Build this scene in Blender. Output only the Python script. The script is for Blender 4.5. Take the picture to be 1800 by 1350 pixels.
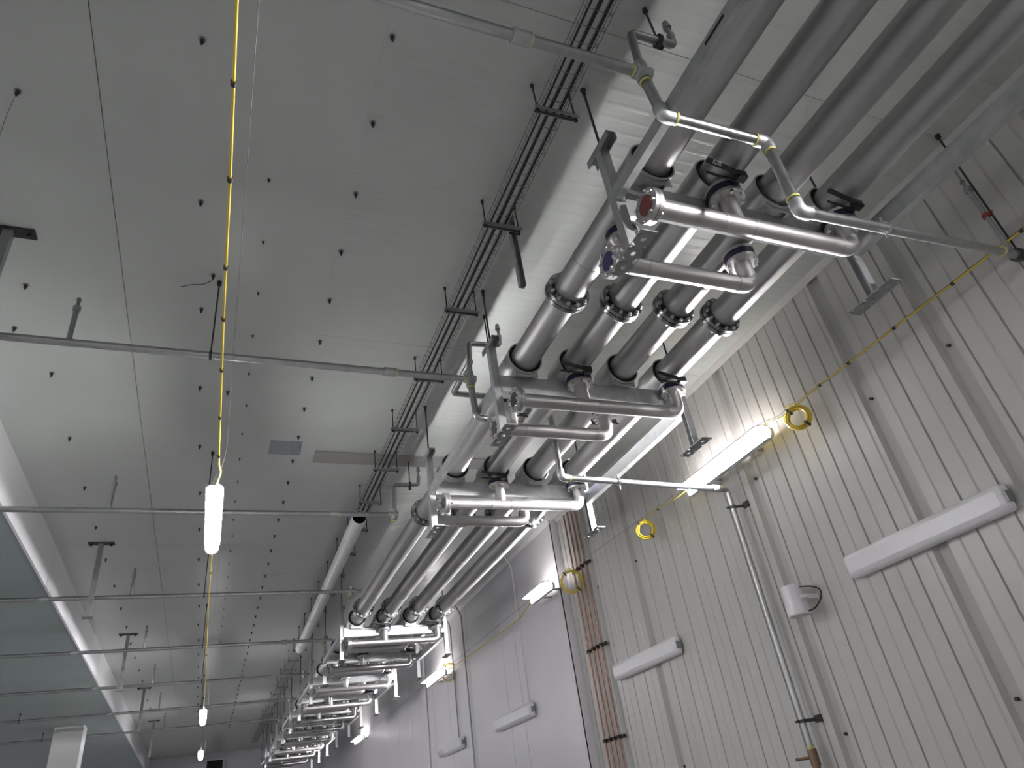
import bpy, math, random
from mathutils import Vector, Matrix
random.seed(7)
for o in list(bpy.data.objects):
    bpy.data.objects.remove(o)
SC = bpy.context.scene
COL = SC.collection

# ------------------------------------------------------------------ camera
F_PX = 1199.0
R = ((0.92594655, -0.35327729, -0.13348464),
     (0.08493399, 0.53920422, -0.83788127),
     (0.36797991, 0.76449589, 0.52927954))       # world -> (right, down, forward)
cam_d = bpy.data.cameras.new('camera')
cam_d.sensor_fit = 'HORIZONTAL'; cam_d.sensor_width = 36.0
cam_d.lens = 36.0 * F_PX / 1800.0
cam_d.clip_start = 0.05; cam_d.clip_end = 200
cam = bpy.data.objects.new('camera', cam_d); COL.objects.link(cam)
cam.matrix_world = Matrix(((R[0][0], -R[1][0], -R[2][0], 0.0),
                           (R[0][1], -R[1][1], -R[2][1], 0.0),
                           (R[0][2], -R[1][2], -R[2][2], 1.6),
                           (0, 0, 0, 1)))
SC.camera = cam

# ------------------------------------------------------------------ world / exposure
wd = bpy.data.worlds.new('world'); SC.world = wd; wd.use_nodes = True
wd.node_tree.nodes['Background'].inputs[0].default_value = (0.5, 0.52, 0.55, 1)
wd.node_tree.nodes['Background'].inputs[1].default_value = 0.02
SC.view_settings.view_transform = 'Standard'
SC.view_settings.look = 'None'
SC.view_settings.gamma = 1.0
SC.view_settings.use_curve_mapping = False
SC.view_settings.exposure = 2.18
SC.cycles.max_bounces = 6; SC.cycles.diffuse_bounces = 4; SC.cycles.glossy_bounces = 3
SC.cycles.caustics_reflective = False; SC.cycles.caustics_refractive = False
LAMP = 18.0          # radiance of the lamps hung in the hall
LAMP_WALL = 620.0    # radiance of the stronger lamps along the right wall

FILL_UP = 12.0        # glow of a strip added to them to brighten the wall above
# ------------------------------------------------------------------ materials
MATS = {}
def mat(name, col, rough=0.5, metal=0.0, emit=0.0, ecol=None, noise=0.0, nscale=8.0, bump=0.0, bscale=60.0, stretch=(1, 1, 1), spec=0.5):
    m = bpy.data.materials.new(name); m.use_nodes = True
    nt = m.node_tree; b = nt.nodes['Principled BSDF']
    b.inputs['Base Color'].default_value = (*col, 1)
    b.inputs['Roughness'].default_value = rough
    b.inputs['Metallic'].default_value = metal
    b.inputs['Specular IOR Level'].default_value = spec
    if emit:
        b.inputs['Emission Color'].default_value = (*(ecol or col), 1)
        b.inputs['Emission Strength'].default_value = emit
    if noise or bump:
        tc = nt.nodes.new('ShaderNodeTexCoord'); mp = nt.nodes.new('ShaderNodeMapping')
        mp.inputs['Scale'].default_value = stretch
        nt.links.new(tc.outputs['Object'], mp.inputs['Vector'])
    if noise:
        n = nt.nodes.new('ShaderNodeTexNoise'); n.inputs['Scale'].default_value = nscale
        n.inputs['Detail'].default_value = 5
        nt.links.new(mp.outputs[0], n.inputs['Vector'])
        r = nt.nodes.new('ShaderNodeValToRGB')
        r.color_ramp.elements[0].position = 0.3; r.color_ramp.elements[1].position = 0.72
        r.color_ramp.elements[0].color = (*[c * (1 - noise) for c in col], 1)
        r.color_ramp.elements[1].color = (*[min(1, c * (1 + noise)) for c in col], 1)
        nt.links.new(n.outputs[0], r.inputs[0]); nt.links.new(r.outputs[0], b.inputs['Base Color'])
        mr = nt.nodes.new('ShaderNodeMapRange')
        mr.inputs[3].default_value = max(0.02, rough - 0.07); mr.inputs[4].default_value = rough + 0.07
        nt.links.new(n.outputs[0], mr.inputs[0]); nt.links.new(mr.outputs[0], b.inputs['Roughness'])
    if bump:
        n2 = nt.nodes.new('ShaderNodeTexNoise'); n2.inputs['Scale'].default_value = bscale
        nt.links.new(mp.outputs[0], n2.inputs['Vector'])
        bp = nt.nodes.new('ShaderNodeBump'); bp.inputs['Strength'].default_value = bump; bp.inputs['Distance'].default_value = 0.01
        nt.links.new(n2.outputs[0], bp.inputs['Height']); nt.links.new(bp.outputs[0], b.inputs['Normal'])
    MATS[name] = m
    return m
mat('ceiling_paint', (0.56, 0.59, 0.565), 0.34, noise=0.04, nscale=1.3)
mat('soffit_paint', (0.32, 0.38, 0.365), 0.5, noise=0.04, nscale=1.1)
mat('wall_paint', (0.56, 0.555, 0.53), 0.33, noise=0.04, nscale=1.5, stretch=(1, 1, 0.25))
mat('white_panel', (0.80, 0.785, 0.82), 0.36, noise=0.03, nscale=1.0)
mat('fascia_white', (0.93, 0.93, 0.95), 0.45, noise=0.04, nscale=0.9)
mat('joint_dark', (0.22, 0.23, 0.22), 0.8)
mat('wall_joint', (0.47, 0.47, 0.455), 0.5)
mat('concrete', (0.20, 0.20, 0.20), 0.45, noise=0.15, nscale=0.7)
mat('stainless', (0.40, 0.397, 0.395), 0.47, 0.85, noise=0.07, nscale=5, stretch=(1, 0.25, 1))
mat('stainless_branch', (0.56, 0.547, 0.543), 0.40, 1.0, noise=0.05, nscale=6)
mat('flange_steel', (0.24, 0.24, 0.24), 0.24, 1.0, noise=0.1, nscale=30)
mat('galvanized', (0.47, 0.485, 0.49), 0.52, 1.0, noise=0.12, nscale=14)
mat('galvanized_pipe', (0.40, 0.41, 0.412), 0.34, 1.0, noise=0.10, nscale=20)
mat('zinc_bright', (0.78, 0.78, 0.78), 0.22, 1.0)
mat('strut_grey', (0.33, 0.34, 0.34), 0.5, 0.7, noise=0.1, nscale=12)
mat('rod_dark', (0.055, 0.058, 0.055), 0.5, 0.6)
mat('sleeve_grey', (0.50, 0.50, 0.50), 0.42, 0.55, noise=0.08, nscale=8)
mat('rubber_gap_black', (0.006, 0.006, 0.006), 0.8)  # gaskets, and the black of shaded gaps and slots
mat('valve_navy', (0.012, 0.010, 0.045), 0.4)
mat('lever_black', (0.010, 0.010, 0.011), 0.45)
mat('cap_red', (0.20, 0.055, 0.05), 0.4)
mat('cap_blue', (0.04, 0.038, 0.115), 0.4)
mat('cap_dark', (0.05, 0.05, 0.055), 0.5)
mat('letter_white', (0.85, 0.85, 0.85), 0.6)
mat('yellow_cable', (0.66, 0.50, 0.045), 0.45)
mat('tape_yellow', (0.60, 0.58, 0.20), 0.6)
mat('black_cable', (0.012, 0.012, 0.012), 0.5)
mat('tie_black', (0.03, 0.028, 0.02), 0.6)
mat('wire_grey', (0.22, 0.22, 0.215), 0.5, 0.6)
mat('wire_bright', (0.6, 0.6, 0.58), 0.4, 0.7)
mat('copper', (0.40, 0.23, 0.18), 0.45, 0.8)
mat('clamp_dark', (0.035, 0.022, 0.02), 0.6)
mat('plastic_white', (0.84, 0.83, 0.86), 0.3)
mat('housing_grey', (0.62, 0.62, 0.62), 0.4)
mat('lamp_diffuser', (0.9, 0.9, 0.9), 0.4, emit=LAMP, ecol=(1.0, 0.98, 0.985))
mat('lamp_diffuser_wall', (0.9, 0.9, 0.9), 0.4, emit=LAMP_WALL, ecol=(1.0, 0.972, 0.985))
mat('lamp_diffuser_wall_dimmed', (0.9, 0.9, 0.9), 0.4, emit=LAMP_WALL * 0.40, ecol=(1.0, 0.965, 0.99))  # far wall lamps, dimmed to hold down glare on the far racks
mat('fill_glow', (0.9, 0.9, 0.9), 0.4, emit=FILL_UP, ecol=(1.0, 0.94, 0.93))  # added glow, no lamp of its own
mat('pvc_white', (0.80, 0.81, 0.80), 0.35)
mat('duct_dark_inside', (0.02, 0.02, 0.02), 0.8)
mat('foil_tape', (0.33, 0.38, 0.40), 0.35, 0.4, noise=0.12, nscale=25)
mat('sheet_beige', (0.34, 0.335, 0.32), 0.5)
mat('bronze', (0.22, 0.15, 0.10), 0.45, 0.7)
mat('red_tag', (0.28, 0.03, 0.03), 0.5)
mat('column_grey', (0.48, 0.49, 0.48), 0.5)

# ------------------------------------------------------------------ mesh builder
class MB:
    def __init__(s): s.v = []; s.f = []; s.sm = []
    def _add(s, vs, fs, smooth=False):
        b = len(s.v); s.v += [Vector(v) for v in vs]
        for f in fs:
            s.f.append([b + i for i in f]); s.sm.append(smooth)
    def box(s, x0, x1, y0, y1, z0, z1):
        s._add([(x0, y0, z0), (x1, y0, z0), (x1, y1, z0), (x0, y1, z0), (x0, y0, z1), (x1, y0, z1), (x1, y1, z1), (x0, y1, z1)],
               [(3, 2, 1, 0), (4, 5, 6, 7), (0, 1, 5, 4), (1, 2, 6, 5), (2, 3, 7, 6), (3, 0, 4, 7)])
        return s
    @staticmethod
    def frame(d):
        d = Vector(d).normalized()
        a = Vector((0, 0, 1)) if abs(d.z) < 0.9 else Vector((1, 0, 0))
        u = d.cross(a).normalized(); w = d.cross(u).normalized()
        return d, u, w
    def cyl(s, p0, p1, r0, r1=None, n=14, caps=True):
        r1 = r0 if r1 is None else r1
        p0 = Vector(p0); p1 = Vector(p1); d, u, w = s.frame(p1 - p0)
        c = [(math.cos(2 * math.pi * i / n), math.sin(2 * math.pi * i / n)) for i in range(n)]
        A = [p0 + u * (r0 * a) + w * (r0 * b) for a, b in c]; B = [p1 + u * (r1 * a) + w * (r1 * b) for a, b in c]
        s._add(A + B, [(i, (i + 1) % n, n + (i + 1) % n, n + i) for i in range(n)], True)
        if caps:
            s._add(A, [tuple(range(n - 1, -1, -1))]); s._add(B, [tuple(range(n))])
        return s
    def tube(s, p0, p1, ro, ri, n=24):
        p0 = Vector(p0); p1 = Vector(p1); d, u, w = s.frame(p1 - p0)
        c = [u * math.cos(2 * math.pi * i / n) + w * math.sin(2 * math.pi * i / n) for i in range(n)]
        rings = [[p0 + q * ro for q in c], [p1 + q * ro for q in c], [p1 + q * ri for q in c], [p0 + q * ri for q in c]]
        for k in range(4):
            a = rings[k]; b = rings[(k + 1) % 4]
            s._add(a + b, [(i, (i + 1) % n, n + (i + 1) % n, n + i) for i in range(n)], k in (0, 2))
        return s
    def path(s, pts, r, n=12, fil=0.0, caps=True, seg=6):
        pts = [Vector(p) for p in pts]; P = [pts[0]]
        for i in range(1, len(pts) - 1):
            a, b, c = pts[i - 1], pts[i], pts[i + 1]
            d0 = (a - b); d1 = (c - b); l = min(d0.length, d1.length) * 0.49
            f = min(fil, l)
            if f <= 1e-5: P.append(b); continue
            d0.normalize(); d1.normalize(); p = b + d0 * f; q = b + d1 * f
            for k in range(seg + 1):
                t = k / seg; P.append(p * (1 - t) ** 2 + b * (2 * t * (1 - t)) + q * t * t)
        P.append(pts[-1])
        d, u, w = s.frame(P[1] - P[0]); rings = []
        for i, p in enumerate(P):
            t = (P[min(i + 1, len(P) - 1)] - P[max(i - 1, 0)]).normalized()
            u = (u - t * u.dot(t)).normalized(); w = t.cross(u)
            rings.append([p + u * (r * math.cos(2 * math.pi * k / n)) + w * (r * math.sin(2 * math.pi * k / n)) for k in range(n)])
        vs = [q for g in rings for q in g]
        fs = [(i * n + k, i * n + (k + 1) % n, (i + 1) * n + (k + 1) % n, (i + 1) * n + k) for i in range(len(rings) - 1) for k in range(n)]
        s._add(vs, fs, True)
        if caps:
            s._add(rings[0], [tuple(range(n - 1, -1, -1))]); s._add(rings[-1], [tuple(range(n))])
        return s
    def extrude(s, prof, y0, y1, smooth=False):       # closed (x,z) profile along Y
        n = len(prof)
        A = [(x, y0, z) for x, z in prof]; B = [(x, y1, z) for x, z in prof]
        s._add(A + B, [(i, (i + 1) % n, n + (i + 1) % n, n + i) for i in range(n)], smooth)
        s._add(A, [tuple(range(n - 1, -1, -1))]); s._add(B, [tuple(range(n))])
        return s
    def loft(s, layers, smooth=True):                  # list of equal-length rings
        n = len(layers[0]); vs = [p for L in layers for p in L]
        s._add(vs, [(i * n + k, i * n + (k + 1) % n, (i + 1) * n + (k + 1) % n, (i + 1) * n + k) for i in range(len(layers) - 1) for k in range(n)], smooth)
        s._add(layers[0], [tuple(range(n - 1, -1, -1))]); s._add(layers[-1], [tuple(range(n))])
        return s
    def plate(s, cx, cy, z, lx, ly, t, holes, r, n=8):  # slab in XY, long in Y, with through holes at y offsets
        cuts = []; hw = lx / 2
        y = cy - ly / 2
        for h in sorted(holes):
            cuts.append((y, cy + h - hw, None)); cuts.append((cy + h - hw, cy + h + hw, cy + h)); y = cy + h + hw
        cuts.append((y, cy + ly / 2, None))
        for a, b, h in cuts:
            if b - a < 1e-4: continue
            if h is None:
                s.box(cx - hw, cx + hw, a, b, z, z + t); continue
            m = (b - a) / 2
            sq = []; ci = []
            for k in range(n):
                an = 2 * math.pi * (k + 0.5) / n; c, q = math.cos(an), math.sin(an); e = max(abs(c), abs(q))
                sq.append((cx + c / e * hw, h + q / e * m)); ci.append((cx + c * r, h + q * r))
            for zz, fl in ((z, True), (z + t, False)):
                vs = [(*p, zz) for p in sq] + [(*p, zz) for p in ci]
                fs = [(i, (i + 1) % n, n + (i + 1) % n, n + i) for i in range(n)]
                s._add(vs, [f[::-1] if fl else f for f in fs])
            vs = [(*p, z) for p in ci] + [(*p, z + t) for p in ci]
            s._add(vs, [(i, n + i, n + (i + 1) % n, (i + 1) % n) for i in range(n)])
            s._add([(cx - hw, a, z), (cx - hw, b, z), (cx - hw, b, z + t), (cx - hw, a, z + t)], [(0, 3, 2, 1)])
            s._add([(cx + hw, a, z), (cx + hw, b, z), (cx + hw, b, z + t), (cx + hw, a, z + t)], [(0, 1, 2, 3)])
        return s
    def build(s, name, material, parent=None, org=(0, 0, 0)):
        me = bpy.data.meshes.new(name); o3 = Vector(org)
        me.from_pydata([tuple(v - o3) for v in s.v], [], s.f)
        me.polygons.foreach_set('use_smooth', s.sm)
        me.materials.append(MATS[material]); me.update()
        o = bpy.data.objects.new(name, me); COL.objects.link(o)
        if parent is not None: o.parent = parent
        else: o.location = o3
        return o

def tag(o, label=None, cat=None, group=None, kind=None):
    if label: o['label'] = label
    if cat: o['category'] = cat
    if group: o['group'] = group
    if kind: o['kind'] = kind
    return o
def thing(name, loc, label, cat, group=None):
    o = bpy.data.objects.new(name, None); COL.objects.link(o); o.location = loc
    o.empty_display_size = 0.1
    return tag(o, label, cat, group)
def copy_tree(o, parent=None, kids=None):
    c = o.copy(); COL.objects.link(c); c.parent = parent
    for ch in [k for k in ALLKIDS.get(o.name, [])]: copy_tree(ch, c)
    return c
ALLKIDS = {}
def index_kids():
    ALLKIDS.clear()
    for o in COL.objects:
        if o.parent: ALLKIDS.setdefault(o.parent.name, []).append(o)
ORD = ['nearest', 'second', 'third', 'fourth', 'fifth', 'sixth', 'seventh', 'eighth', 'ninth', 'tenth', 'eleventh', 'twelfth', 'thirteenth',
       'fourteenth', 'fifteenth', 'sixteenth', 'seventeenth', 'eighteenth', 'nineteenth', 'twentieth', 'twenty-first', 'twenty-second',
       'twenty-third', 'twenty-fourth', 'twenty-fifth', 'twenty-sixth', 'twenty-seventh', 'twenty-eighth', 'twenty-ninth', 'thirtieth']

H = 5.6          # ceiling
XW = 5.02        # ribbed wall
XV = 4.90        # smooth white wall further down the hall
Y0, Y1 = -12.0, 36.0
XL = -14.0
XF = -2.2        # fascia where the ceiling drops
ZS = 5.02        # lower ceiling
YE = 9.6         # where the smooth wall begins

# ================================================================== SETTING
tag(MB().box(XL, 5.4, Y0, Y1, -0.2, 0).build('floor', 'concrete'), kind='structure')
ceil = tag(MB().box(XF - 0.1, 5.4, Y0, Y1, H + 0.045, H + 0.25).build('ceiling', 'joint_dark'), kind='structure')
# ribbed liner panels on the wall side: fine ribs running across the hall
def ribbed(y0, y1, x0, x1, pitch=0.1, d=0.002):
    m = MB(); ys = [(y0, 0)]; k = math.ceil((y0 + 0.03) / pitch)
    while k * pitch < y1 - 0.03:
        c = k * pitch; ys += [(c - 0.02, 0), (c - 0.006, -d), (c + 0.006, -d), (c + 0.02, 0)]; k += 1
    ys.append((y1, 0))
    n = len(ys)
    vs = [(x0, y, H + z) for y, z in ys] + [(x1, y, H + z) for y, z in ys]
    m._add(vs, [(i, i + 1, n + i + 1, n + i) for i in range(n - 1)])
    m._add([(x0, y0, H), (x0, y0, H + .04), (x0, y1, H + .04), (x0, y1, H)], [(0, 1, 2, 3)])
    for y in (y0, y1):
        m._add([(x0, y, H), (x1, y, H), (x1, y, H + .04), (x0, y, H + .04)], [(0, 1, 2, 3)])
    return m
yb = -12.0; edges = []
while yb < Y1 - 0.1:
    edges.append(yb); yb += 3.4
edges.append(Y1)
for a, b in zip(edges[:-1], edges[1:]):
    a += 0.26; b += 0.26
    ribbed(a + 0.002, min(b, Y1) - 0.002, 0.62, 5.39).build('ceiling_panel', 'ceiling_paint', ceil)
def flatpanels(x0, x1, step, off):
    y = Y0 + off
    ys = [Y0]
    while y < Y1: ys.append(y); y += step
    ys.append(Y1)
    for a, b in zip(ys[:-1], ys[1:]):
        MB().box(x0, x1, a + .0015, b - .0015, H, H + .04).build('ceiling_panel', 'ceiling_paint', ceil)
flatpanels(-0.940, 0.6195, 22.7, 22.7)
flatpanels(XF, -0.945, 22.7, 22.7)
# lower ceiling on the far side and its fascia
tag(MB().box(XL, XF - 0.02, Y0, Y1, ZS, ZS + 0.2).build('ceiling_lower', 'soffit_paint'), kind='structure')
fas = tag(MB().box(XF - 0.09, XF - 0.03, Y0, Y1, ZS + .002, H + 0.05).build('trim_1', 'joint_dark'), kind='structure')
fy = [-12, -7.3, -1.3, 4.7, 10.7, 16.7, 22.7, 28.7, 36]
for a, b in zip(fy[:-1], fy[1:]):
    MB().box(XF - 0.03, XF, a + .006, b - .006, ZS - .004, H).build('fascia_panel', 'fascia_white', fas)
# ribbed wall: one panel between each pair of recessed joint strips
wall = tag(MB().box(XW + 0.05, XW + 0.35, Y0, YE + 0.1, 0, H + 0.1).build('wall_right', 'wall_joint'), kind='structure')
BANDS = [-8.6, -5.4, -2.2, -0.2, 1.35, 2.69, 3.48, 5.08, 7.6, 8.72]
def wallpanel(y0, y1):
    P = [(y0, XW + 0.052), (y0 + 0.022, XW)]
    k = math.ceil((y0 + 0.06 - 4.652) / 0.15)
    while 4.652 + 0.15 * k < y1 - 0.06:
        c = 4.652 + 0.15 * k
        if k % 2 == 0: P += [(c - 0.009, XW), (c - 0.004, XW + 0.02), (c + 0.004, XW + 0.02), (c + 0.009, XW)]
        else: P += [(c - 0.011, XW), (c, XW + 0.009), (c + 0.011, XW)]
        k += 1
    P += [(y1 - 0.022, XW), (y1, XW + 0.052)]
    m = MB(); n = len(P)
    m._add([(x, y, 0.0) for y, x in P] + [(x, y, H) for y, x in P], [(i, n + i, n + i + 1, i + 1) for i in range(n - 1)])
    return m
ed = [Y0] + BANDS + [YE]
for i, (a, b) in enumerate(zip(ed[:-1], ed[1:])):
    wallpanel(a + (0.05 if i else 0), b - (0.05 if i < len(BANDS) else 0)).build('wall_panel', 'wall_paint', wall)
bolt0 = None
for b in BANDS[3:]:
    for z in (4.2, 3.0, 1.8):
        if bolt0 is None:
            bolt0 = MB().cyl((0, 0, 0), (-0.025, 0, 0), 0.014, n=8).build('panel_bolt', 'rod_dark', wall)
            bo = bolt0
        else:
            bo = bolt0.copy(); COL.objects.link(bo)
        bo.location = (XW + 0.05, b, z)
# smooth white wall standing proud of the ribbed one
ww = tag(MB().box(XV + 0.03, XW + 0.35, YE + 0.03, Y1, 0, H + 0.1).build('wall_right_far', 'joint_dark'), kind='structure')
wy = [YE, 11.72, 12.37, 14.3, 15.95, 17.2, 18.45, 19.6, 20.9, 22.2, 24.0, 26.5, 29.0, 32.0, 36.0]
for i, (a, b) in enumerate(zip(wy[:-1], wy[1:])):
    MB().box(XV, XV + 0.035, a + (.007 if i else 0), b - .007, 0, H).build('wall_panel', 'white_panel', ww)
MB().box(XV, XW + 0.03, YE - 0.002, YE + 0.035, 0, H).build('return_panel', 'white_panel', ww)
# cove trim in the corner between wall and ceiling
cv = MB(); cv.extrude([(XW, H - .055), (XW, H), (XW - .05, H), (XW - .045, H - .01), (XW - .01, H - .045)], Y0, YE - 0.003)
tag(cv.build('trim_2', 'wall_paint'), kind='structure')
cv = MB(); cv.extrude([(XV, H - .06), (XV, H), (XV - .05, H), (XV - .044, H - .01), (XV - .01, H - .05)], YE - 0.003, Y1)
tag(cv.build('trim_3', 'white_panel'), kind='structure')
# closing walls
tag(MB().box(XL - .2, XL, Y0, Y1, 0, H).build('wall_left', 'white_panel'), kind='structure')
tag(MB().box(XL, 5.4, Y0 - .2, Y0, 0, H + .2).build('wall_back', 'white_panel'), kind='structure')
we = tag(MB().box(XL, 5.4, Y1, Y1 + .2, 0, H + .2).build('wall_end', 'white_panel'), kind='structure')
fr = MB()
for a in ((-0.05, 0.03, 4.55, 5.30), (0.67, 0.75, 4.55, 5.30), (-0.05, 0.75, 4.47, 4.55), (-0.05, 0.75, 5.30, 5.38)):
    fr.box(a[0], a[1], Y1 - .08, Y1, a[2], a[3])
wn = tag(fr.build('window_1', 'plastic_white'), kind='structure')
MB().box(0.03, 0.67, Y1 - .03, Y1 - .005, 4.55, 5.30).build('pane', 'duct_dark_inside', wn)
# column under the lower ceiling
cl = MB().box(-3.65, -3.0, 22.1, 22.65, 0, ZS).build('column', 'column_grey')
tag(cl, 'square pale column rising to the lower ceiling at far left', 'column')
MB().box(-3.0, -2.985, 22.1, 22.65, 0, ZS - .001).build('lit_side_panel', 'fascia_white', cl)  # whiter skin, the lit look of the right face put into colour

# ceiling bolts, hung stubs along the panel rows
cb = MB().cyl((0, 0, 0), (0, 0, -0.006), 0.03, n=12).build('ceiling_bolt', 'strut_grey', ceil)
st = MB().cyl((0, 0, -0.006), (0, 0, -0.045), 0.016, n=10).cyl((0, 0, -0.02), (0, 0, -0.07), 0.007, n=8).build('nut', 'rod_dark', cb)
first = True
rows = [(0.665, 2.26, 0.62, 44), (0.066, 3.52, 0.62, 22), (-0.37, 2.58, 1.25, 20), (-1.635, 5.02, 1.255, 16), (-1.38, 3.2, 30, 1), (-1.8, 5.61, 30, 1), (-0.114, 6.37, 30, 1), (-0.29, 4.62, 30, 1)]
for x, ys, dy, n in rows:
    for k in range(n):
        if first: o, s2 = cb, st; first = False
        else:
            o = cb.copy(); COL.objects.link(o); s2 = st.copy(); COL.objects.link(s2); s2.parent = o
        o.location = (x + random.uniform(-.008, .008), ys + dy * k + random.uniform(-.01, .01), H)
        sc = 0.45 if abs(x - 0.066) < .01 else 0.72
        o.scale = (sc, sc, sc)

# ================================================================== MAIN PIPES
PX = [2.19, 2.66, 3.13, 3.60]; ZP = 4.80; RP = 0.116
RACKS = [2.26, 4.35, 6.38, 12.2, 14.2, 16.25, 18.4, 20.45, 22.4, 24.7, 26.75, 28.8, 30.85]
FL = [3.37, 7.5, 11.5, 15.25, 19.45, 23.6, 27.7]
fl_mesh = None
names = ['leftmost', 'second from left', 'second from right', 'rightmost']
for i, x in enumerate(PX):
    t = thing('main_pipe', (x, 10, ZP), 'large dull steel pipe along the hall, %s of the four on the racks' % names[i], 'pipe', 'four main pipes on the racks')
    MB().cyl((0, -21.5, 0), (0, 22.5, 0), RP, n=40).build('pipe_run', 'stainless', t)
    for y in range(-3, 32, 6):
        MB().tube((0, y + 1.75 * (i % 2) - 10, 0), (0, y + 1.75 * (i % 2) - 9.985, 0), RP + .0025, RP - .01, 40).build('weld_bead', 'stainless', t)
    for y in FL:
        if fl_mesh is None:
            f0 = MB()
            for a, b in ((-0.034, -0.004), (0.004, 0.034)): f0.tube((0, a, 0), (0, b, 0), 0.168, RP - .02, 36)
            f0.tube((0, -0.052, 0), (0, -0.034, 0), 0.128, RP - .01, 36).tube((0, 0.034, 0), (0, 0.052, 0), 0.128, RP - .01, 36)
            fl_mesh = f0.build('flange_pair', 'flange_steel', t)
            g0 = MB().tube((0, -0.004, 0), (0, 0.004, 0), 0.15, RP, 36).build('gasket', 'rubber_gap_black', fl_mesh)
            b0 = MB()
            for k in range(12):
                an = 2 * math.pi * (k + .5) / 12; c, q = 0.148 * math.cos(an), 0.148 * math.sin(an)
                b0.cyl((c, -0.062, q), (c, 0.062, q), 0.008, n=6)
                for e in (-1, 1): b0.cyl((c, e * 0.034, q), (c, e * 0.052, q), 0.015, n=6)
            b0 = tag(b0.build('bolt_set', 'galvanized', fl_mesh), kind='stuff')
            f, g, b = fl_mesh, g0, b0
        else:
            f = fl_mesh.copy(); g = g0.copy(); b = b0.copy()
            for q in (f, g, b): COL.objects.link(q)
            g.parent = f; b.parent = f; f.parent = t
        f.location = (0, y - 10 + 0.02 * (i % 2), 0); f.rotation_euler = (0, 0.13 * i, 0)

# ================================================================== RACK FRAMES
XA, XB = 1.95, 3.78
def make_rack():
    t = thing('pipe_rack', (2.865, 0, 4.11), 'x', 'rack', 'steel racks under the main pipes')
    org = (2.865, 0, 4.11)
    bm = MB()
    bm.box(XA + .03, XB - .03, -0.052, -0.042, 4.50, 4.655)          # channel web facing the camera
    bm.box(XA + .03, XB - .03, -0.042, 0.06, 4.50, 4.51).box(XA + .03, XB - .03, -0.042, 0.06, 4.645, 4.655)
    bm.build('cross_beam', 'galvanized', t, org)
    for sgn, x in ((1, XA), (-1, XB)):
        p = MB(); w = 0.03
        p.box(x - sgn * w - .003, x - sgn * w + .003, -w, w, 4.118, 5.0)      # channel open towards the pipes
        p.box(x - w, x + w, -w, -w + .006, 4.118, 5.0).box(x - w, x + w, w - .006, w, 4.118, 5.0)
        post = p.build('post', 'galvanized', t, org)
        MB().plate(x, 0, 4.11, 0.105, 0.36, 0.008, (-0.11, 0, 0.11), 0.018).build('foot_plate', 'strut_grey', post, org)
        tb = MB().box(x - .034, x + .034, -0.13, 0.13, 5.0, 5.006).box(x - .034, x - .028, -0.13, 0.13, 4.95, 5.0).box(x + .028, x + .034, -0.13, 0.13, 4.95, 5.0)
        tb.build('top_bracket', 'strut_grey', post, org)
        rd = MB().cyl((x, 0, 4.93), (x, 0, H - .01), 0.0085, n=8)
        rd = rd.build('threaded_rod', 'rod_dark', t, org)
        MB().cyl((x, 0, H - .001), (x, 0, H - .008), 0.02, n=10).cyl((x, 0, H - .008), (x, 0, H - .06), 0.0135, n=8).build('anchor', 'rod_dark', rd, org)
        MB().cyl((x, 0, 5.006), (x, 0, 5.03), 0.018, n=6).build('nut', 'rod_dark', rd, org)
    for x in PX:
        sl = MB().tube((x, -0.13, ZP), (x, 0.13, ZP), 0.150, 0.144, 36)
        sl.tube((x, -0.132, ZP), (x, -0.118, ZP), 0.155, 0.144, 36)
        sl.box(x - .085, x - .078, -0.11, 0.06, 4.655, 4.71).box(x + .078, x + .085, -0.11, 0.06, 4.655, 4.71).box(x - .1, x + .1, -0.115, -0.108, 4.62, 4.70)
        s0 = sl.build('pipe_saddle', 'sleeve_grey', t, org)
        MB().tube((x, -0.122, ZP), (x, 0.12, ZP), 0.144, RP + .001, 36).build('dark_gap_fill', 'rubber_gap_black', s0, org)  # black fill, shade of the open gap put into its colour
    return t
rack0 = make_rack()

VALVE = {}
def valve(par, x, y, side, org, letters=False):
    """butterfly valve standing on a riser below a main pipe"""
    vb = MB().cyl((x, y, 4.588), (x, y, 4.640), 0.106, n=24)
    vb.cyl((x, y, 4.614), (x, y + side * 0.135, 4.614), 0.02, n=10)
    v = vb.build('valve', 'valve_navy', par, org)
    f = MB()
    for a, b in ((4.566, 4.588), (4.640, 4.662)): f.cyl((x, y, a), (x, y, b), 0.110, n=24)
    f.build('flange', 'stainless_branch', v, org)
    MB().cyl((x, y, 4.662), (x, y, 4.70), 0.06, n=20).build('nozzle', 'stainless_branch', v, org)
    b = MB()
    for k in range(8):
        an = math.pi * (k + .5) / 4; c, q = 0.094 * math.cos(an), 0.094 * math.sin(an)
        b.cyl((x + c, y + q, 4.548), (x + c, y + q, 4.68), 0.008, n=6).cyl((x + c, y + q, 4.545), (x + c, y + q, 4.565), 0.013, n=6)
    tag(b.build('bolt_set', 'zinc_bright', v, org), kind='stuff')
    l = MB(); ye = y + side * 0.135
    l.box(x - .03, x + .03, min(ye, ye + side * .05), max(ye, ye + side * .05), 4.588, 4.64)
    hd = -1 if side < 0 else 1
    l.path([(x - hd * .02, ye + side * .03, 4.615), (x + hd * .07, ye + side * .045, 4.622), (x + hd * .25, ye + side * .055, 4.650)], 0.016, n=8, fil=.05)
    l.path([(x - hd * .02, ye, 4.605), (x + hd * .1, ye, 4.602), (x + hd * .24, ye + side * .01, 4.60)], 0.009, n=6, fil=.04)
    l.build('lever', 'lever_black', v, org)
    return v
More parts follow.
